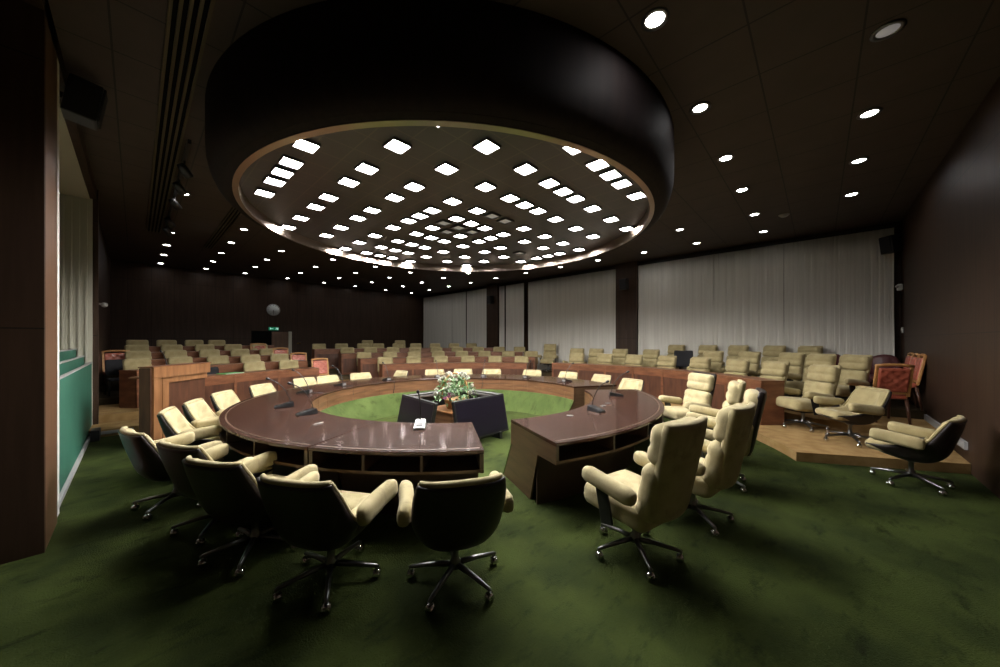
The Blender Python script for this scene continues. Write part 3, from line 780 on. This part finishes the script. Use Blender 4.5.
# ------------------------------------------------------------------ curved bench desks
def desk(label, R, a0, a1, z, n, ht=.80, dep=.42, grp='curved wooden bench desks'):
    t = thing('bench_desk', label, 'desk', (CX, CY, z), 0, grp)
    b = nb(); arc(b, [(R - .015, ht - .035), (R + dep, ht - .035), (R + dep, ht), (R - .01, ht), (R - .015, ht - .005)], a0, a1, 1.5); obj('desktop', b, 'desk', t)
    b = nb(); arc(b, rect(R, R + .022, .03, ht - .036), a0, a1, 1.5); obj('front_panel', b, 'deskdark', t)
    b = nb(); arc(b, rect(R - .014, R - .001, ht - .20, ht - .036), a0, a1, 1.5); obj('front_rail', b, 'desk', t)
    b = nb(); arc(b, rect(R - .012, R - .001, 0.002, .03 + .05), a0, a1, 1.5); obj('kickboard', b, 'desk', t)
    for k in range(n + 1):
        a = a0 + (a1 - a0) * k / n; w = math.degrees(.03 / R)
        a = min(max(a, min(a0, a1) + w), max(a0, a1) - w)
        b = nb(); arc(b, rect(R - .022, R - .013, .003, ht - .036), a - w, a + w, 1); obj('stile', b, 'desk', t)
    for a, s in ((a0, 1), (a1, -1)):
        w = math.degrees(.03 / R)
        b = nb(); arc(b, rect(R - .005, R + dep - .01, 0.002, ht - .036), a, a + s * w, 1); obj('end_panel', b, 'desk', t)
    return t
RD = [5.65 + 1.3 * k for k in range(5)]
ZK = [.13 + .15 * k for k in range(5)]
MA = [(25.6, 76), (25.5, 79.5), (31, 82), (40, 86), (47, 84)]
LA = [(95.3, 127.5), (93.4, 126.4), (92.3, 120), (92, 115.5), (92, 112)]
for k in range(5):
    if k < 4: desk('curved bench desk of the middle block, %s row from the ring table' % ORD[k], RD[k], MA[k][0], MA[k][1], ZK[k], max(3, int((MA[k][1] - MA[k][0]) * RD[k] / 57.3 / .97)))
    desk('curved bench desk of the left block, %s row from the ring table' % ORD[k], RD[k], LA[k][0], LA[k][1], ZK[k], max(2, int((LA[k][1] - LA[k][0]) * RD[k] / 57.3 / .97)))
desk('long reddish curved bench desk behind the right table section', RD[0], -47.2, 16.7, ZK[0], 7, .83)

# rostrum in front of the left block
t = thing('rostrum', 'tall curved wooden rostrum with framed front panel at left', 'rostrum', (CX, CY, 0))
b = nb(); arc(b, rect(4.88, 4.98, .002, 1.10), 131.3, 144.6, 1.2); obj('panel', b, 'deskdark', t)
b = nb(); arc(b, rect(4.80, 4.98, 1.101, 1.28), 131, 145, 1.2); obj('top_rail', b, 'lect', t)
b = nb(); arc(b, rect(4.84, 4.879, 1.0, 1.099), 131.3, 142.2, 1.2); obj('inner_rail', b, 'lect', t)
b = nb(); arc(b, rect(4.80, 4.879, .002, 1.099), 143, 145, 1); obj('stile', b, 'lect', t)
b = nb(); arc(b, rect(4.84, 4.879, .002, .999), 140.7, 142.2, 1); obj('stile', b, 'lect', t)
b = nb(); arc(b, rect(4.83, 4.98, .002, 1.27), 145.02, 145.3, 1); obj('side_panel', b, 'deskdark', t)
b = nb(); arc(b, rect(4.79, 4.99, 1.281, 1.295), 130.8, 145.4, 1.2); obj('ledge', b, 'desk', t)
b = nb(); arc(b, rect(5.02, 5.5, 1.06, 1.09), 131.5, 140, 1.2); obj('writing_top', b, 'desk', t)
x, y = polar(5.15, 137)
P_MIC.place((x, y, 1.10), face(CX - x, CY - y) + 2.6, 'black gooseneck microphone standing on the wooden rostrum', 'gooseneck microphones on the ring table')
x, y = polar(5.83, 116.5)
t = thing('folder', 'bright green folder lying on the left bench desk', 'folder', (x, y, .931), R_(26.5))
b = nb(); bbox(b, (0, 0, .008), (.42, .30, .016), .003); obj('cover', b, 'folder', t)
b = nb(); box(b, (.0, -.01, .009), (.40, .29, .010)); obj('papers', b, 'white', t)

# ------------------------------------------------------------------ seats behind the desks
MAZ = [[73, 64.4, 55.8, 47, 38, 29.3], [76.8, 69.8, 63, 56.1, 49.1, 42.2, 35, 28], [79.1, 73.5, 67.8, 62, 56.2, 50.4, 44.5, 38.6, 32.8], [83.7, 80.9 - 2, 75 - 1, 70.5, 66.1 - .5, 61.2, 56.3, 51.3, 46.6]]
LAZ = [[106.7, 98.9], [121.1, 114.8, 108.6, 102.6, 96.7], [116.2, 111.2, 106.1, 101, 95.9], [112.9, 108.5, 103.9, 99.5, 95.1], [110.2, 106.7, 103.1, 99.9]]
for nm, A in (('middle', MAZ), ('left', LAZ)):
    for k, row in enumerate(A):
        for i, az in enumerate(row):
            x, y = polar(6.33 + 1.3 * k, az)
            P_ROW.place((x, y, ZK[k] + .001), to_centre(x, y), 'olive-beige channelled chair, %s block, %s row from ring table, %s from left' % (nm, ORD[k], ORD[i]), 'olive-beige seats of the rows')
for az, lab in ((72, 'olive-beige seat top in last middle row, at its left end'), (64.5, 'olive-beige seat top in last middle row, near curtain corner')):
    x, y = polar(11.6, az); P_ROW.place((x, y, ZK[4] + .001), to_centre(x, y), lab, 'olive-beige seats of the rows')
RAZ = [11.3, 2.6, -6, -15.1, -23.6, -32.3, -40.2, -49.2]
for i, az in enumerate(RAZ):
    x, y = polar(6.22, az)
    P_HBR.place((x, y, .131), to_centre(x, y), 'olive-beige high-backed chair behind the right bench, %s from its left end' % ORD[i] if i < 7 else 'olive-beige high-backed chair just past the right bench end panel', 'chairs behind the right bench')
G3 = 'high-backed chairs before the curtains'
for x, y, k, lab in ((11.55, 8.1, 2, 'high-backed chair standing alone before the curtain in the aisle gap'),
                     (11.0, 6.57, 1, 'high-backed chair by the curtain, first right of aisle gap'),
                     (11.15, 5.9, 1, 'high-backed chair by the curtain, left of the nearer pillar'),
                     (11.15, 5.05, 1, 'high-backed chair in front of the nearer wood pillar'),
                     (11.15, 4.05, 1, 'high-backed chair just right of the nearer wood pillar'),
                     (11.82, 3.5, 2, 'high-backed chair by curtain, left of the black chair'),
                     (11.75, 2.62, 2, 'high-backed chair by curtain, farther one right of black chair'),
                     (10.6, 2.28, 1, 'high-backed chair directly right of black chair, nearer one'),
                     (11.75, 1.87, 2, 'high-backed chair by bluish curtain, left one of two'),
                     (10.6, 1.5, 1, 'broad high-backed chair in front of the bluish curtain'),
                     (11.75, 1.07, 2, 'high-backed chair by bluish curtain, right one of two'),
                     (10.3, .68, 1, 'high-backed chair turned in profile right of the bluish curtain'),
                     (11.75, .36, 2, 'high-backed chair by right curtain, tallest beside the plum chairs'),
                     (9.8, .2, 1, 'high-backed chair left of the broad one near red chairs'),
                     (9.6, -.28, 1, 'broad high-backed chair directly left of front red tufted chair')):
    hb(P_HBR, x, y, 'olive-beige ' + lab, .0, ZK[k] + .001, G3)
x, y = 11.2, 2.97
P_BLK.place((x, y, ZK[1] + .001), to_centre(x, y) + .5, 'black chair among beige ones before the right curtain', 'black chairs', 1.12)
x, y = polar(6.4, 116); P_BLK.place((x, y, ZK[0] + .001), to_centre(x, y), 'black chair behind the left bench beside green folder', 'black chairs', .92)
P_BLK.place((-.27, 12.1, ZK[2] + .001), face(.2, -1), 'black chair on the left steps by the dark wall', 'black chairs', .82)
P_PLUM.place((11.75, -.06, ZK[2] + .001), to_centre(11.7, -.1), 'plum leather armchair mostly hidden behind beige chairs at right', 'plum armchairs')
P_PLUM.place((11.85, -.95, ZK[2] + .001), to_centre(11.4, -1.12) + .1, 'plum leather armchair with rounded back by right curtain corner', 'plum armchairs')
G4 = 'red tufted leather chairs'
P_RED.place((9.15, -.82, ZK[1] + .001), face(.8, .35), 'red tufted leather chair in front, alone beside the beige broad chair', G4)
for i, (x, y, lab) in enumerate(((11.05, -1.1, 'red tufted chair by right wall, farthest left of three in line'), (10.5, -1.1, 'red tufted chair by right wall, middle of three in line'), (9.98, -1.1, 'red tufted chair by right wall, nearest of three in line'))):
    P_RED.place((x, y, ZK[2] + .001), face(.0, 1), lab, G4)
for (x, y, k, lab) in ((3.95, 11.15, 0, 'red tufted chair at right end of the first left row'), (3.75, 12.5, 1, 'red tufted chair at right end of the second left row'), (3.55, 13.8, 2, 'red tufted chair at right end of the third left row'),
                    (3.15, 15.1, 3, 'red tufted chair at right end of the fourth left row'), (-.32, 13.2, 2, 'red tufted chair at left end of rows by dark wall')):
    P_RED.place((x, y, ZK[k] + .001), face(.0, -1) if x > 0 else face(.1, -1), lab, G4)

# ------------------------------------------------------------------ monitors, plinth and flowers
MX, MY = 3.92, 4.80
def make_monitor():
    t = thing('floor_monitor', '', 'monitor', (0, 0, 50))
    Q = Matrix.Rotation(R_(12), 3, 'X'); o = Vector((0, .14, .10))
    w, h = 1.17, .66
    b = nb(); bbox(b, o + Q @ Vector((0, -.035, h / 2)), (w, .06, h), .012, Q); obj('casing', b, 'black', t)
    b = nb(); box(b, o + Q @ Vector((0, -.003, h / 2)), (w - .07, .004, h - .07), Q); obj('screen', b, 'screen', t)
    b = nb(); box(b, o + Q @ Vector((0, -.075, h - .05)), (w - .12, .03, .03), Q); box(b, o + Q @ Vector((0, -.068, h - .005)), (w - .05, .015, .012), Q); obj('rear_rail', b, 'silver', t)
    b = nb()
    for x in (-.35, .35):
        bbox(b, (x, -.02, .06), (.06, .36, .12), .008); box(b, Vector((x, -.02, .3)), (.05, .04, .5), Q)
    box(b, (0, -.02, .05), (.7, .05, .04)); obj('stand', b, 'black', t)
    return Proto(t)
P_MON = make_monitor()
for dx, dy, lab in ((0.08, -.60, 'large black floor monitor right of flowers, facing the camera'), (-.72, .08, 'large black floor monitor left of flowers, facing left'),
                    (0, .60, 'black floor monitor behind flowers on the left, back to us'), (.66, 0, 'black floor monitor behind flowers on the right, back to us')):
    P_MON.place((MX + dx, MY + dy, .001), face(dx if abs(dx) > .1 else 0, dy), lab, 'floor monitors in the middle of the ring')
t = thing('plinth', 'wooden box plinth under the flowers between the monitors', 'plinth', (MX, MY, 0))
b = nb(); bbox(b, (0, 0, .24), (.66, .66, .48), .01); obj('body', b, 'fascia', t)
b = nb(); bbox(b, (0, 0, .49), (.70, .70, .025), .006); obj('top', b, 'lect', t)
t = thing('flower_basket', 'wicker basket of white and pink flowers between floor monitors', 'flowers', (MX - .02, MY - .05, .504))
t.scale = (1.12, 1.12, 1.15)
b = nb(); lathe(b, [(0, .0), (.13, .0), (.17, .12), (.185, .15), (.165, .15), (.15, .12), (0, .1)], n=24); obj('basket', b, 'wicker', t)
b = nb()
hp = []
for k in range(17):
    a = PI * k / 16; hp.append((.17 * math.cos(a) * .73 + 0, -.17 * math.cos(a) * .68, .14 + .40 * math.sin(a) ** .8))
tube(b, [(y * 0 + x * .94 * 1.3, y * 1.3 * .94, z) for x, y, z in hp], .014, 8); obj('handle', b, 'wicker', t)
rng = random.Random(3)
b = nb()
for k in range(260):
    th = rng.uniform(0, 2 * PI); ph = rng.uniform(-.15, 1.35); rr = .12 + .17 * rng.random() ** .5
    c = Vector((rr * math.cos(th) * math.cos(ph) * 1.15, rr * math.sin(th) * math.cos(ph) * 1.15, .16 + 1.25 * rr * math.sin(ph)))
    q = Matrix.Rotation(rng.uniform(0, 6), 3, 'Z') @ Matrix.Rotation(rng.uniform(-1.1, .5), 3, 'X')
    l, w = rng.uniform(.05, .10), rng.uniform(.018, .034)
    P = [b.verts.new(c + q @ Vector(p)) for p in ((0, 0, 0), (w, l * .45, .012), (0, l, -.01), (-w, l * .45, .012), (0, l * .45, -.004))]
    for f in ((0, 1, 4), (1, 2, 4), (2, 3, 4), (3, 0, 4)): b.faces.new([P[i] for i in f])
o = obj('foliage', b, 'leaf', t); o.modifiers.new('thickness', 'SOLIDIFY').thickness = .002
def blossom(c, r, m, nm):
    b = nb()
    for k in range(3):
        for j in range(6):
            a = j * PI / 3 + k * .5; e_ = .25 + .4 * k
            q = Matrix.Rotation(a, 3, 'Z') @ Matrix.Rotation(-e_, 3, 'Y')
            V = [b.verts.new(Vector(c) + q @ Vector(p)) for p in ((0, 0, 0), (r * .6, -r * .35, .004), (r, 0, .01), (r * .6, r * .35, .004))]
            b.faces.new(V)
    ball(b, (c[0], c[1], c[2] + .008), r * .28, (1, 1, .6), 8)
    obj(nm, b, m, t)
for k in range(44):
    th = rng.uniform(0, 2 * PI); ph = rng.uniform(.0, 1.3); rr = .29 + .03 * rng.random()
    blossom((rr * math.cos(th) * math.cos(ph) * 1.05, rr * math.sin(th) * math.cos(ph) * 1.05, .18 + 1.22 * rr * math.sin(ph)), rng.uniform(.032, .052), 'petal', 'white_blossom')
for c in ((-.24, -.14, .20), (-.20, -.20, .22), (-.26, -.08, .17), (-.06, -.28, .12), (-.21, -.12, .24)): blossom(c, .045, 'pink', 'pink_blossom')

# ------------------------------------------------------------------ world, camera, view
w = bpy.data.worlds.new('room_ambient'); S.world = w; w.use_nodes = True
w.node_tree.nodes['Background'].inputs[0].default_value = (0, 0, 0, 1); w.node_tree.nodes['Background'].inputs[1].default_value = 0
cam = bpy.data.cameras.new('camera'); co = bpy.data.objects.new('camera', cam); COL.objects.link(co)
cam.sensor_width = 36; cam.lens = 341 * 36 / 1000; cam.shift_y = .0075; cam.clip_start = .05; cam.clip_end = 100
co.location = (0, 0, 1.7); co.rotation_euler = (PI / 2, 0, R_(43.1 - 90))
S.camera = co
# prototypes that were never placed are removed
for pr in (P_ON, P_NO, P_DIM, P_HOT, P_OFF, P_MIC, P_MICC, P_MICS, P_TUB, P_TUBD, P_HB, P_HBD, P_HBR, P_ROW, P_RED, P_PLUM, P_BLK, P_MON):
    if not pr.used:
        for p, subs in pr.parts:
            for q in subs: bpy.data.objects.remove(q)
            bpy.data.objects.remove(p)
        bpy.data.objects.remove(pr.root)
vs = S.view_settings; S.display_settings.display_device = 'sRGB'
vs.view_transform = 'Standard'; vs.look = 'None'; vs.exposure = 0.; vs.gamma = 1.; vs.use_curve_mapping = False
S.cycles.use_denoising = True; S.cycles.max_bounces = 6; S.cycles.diffuse_bounces = 3; S.cycles.sample_clamp_indirect = 4.
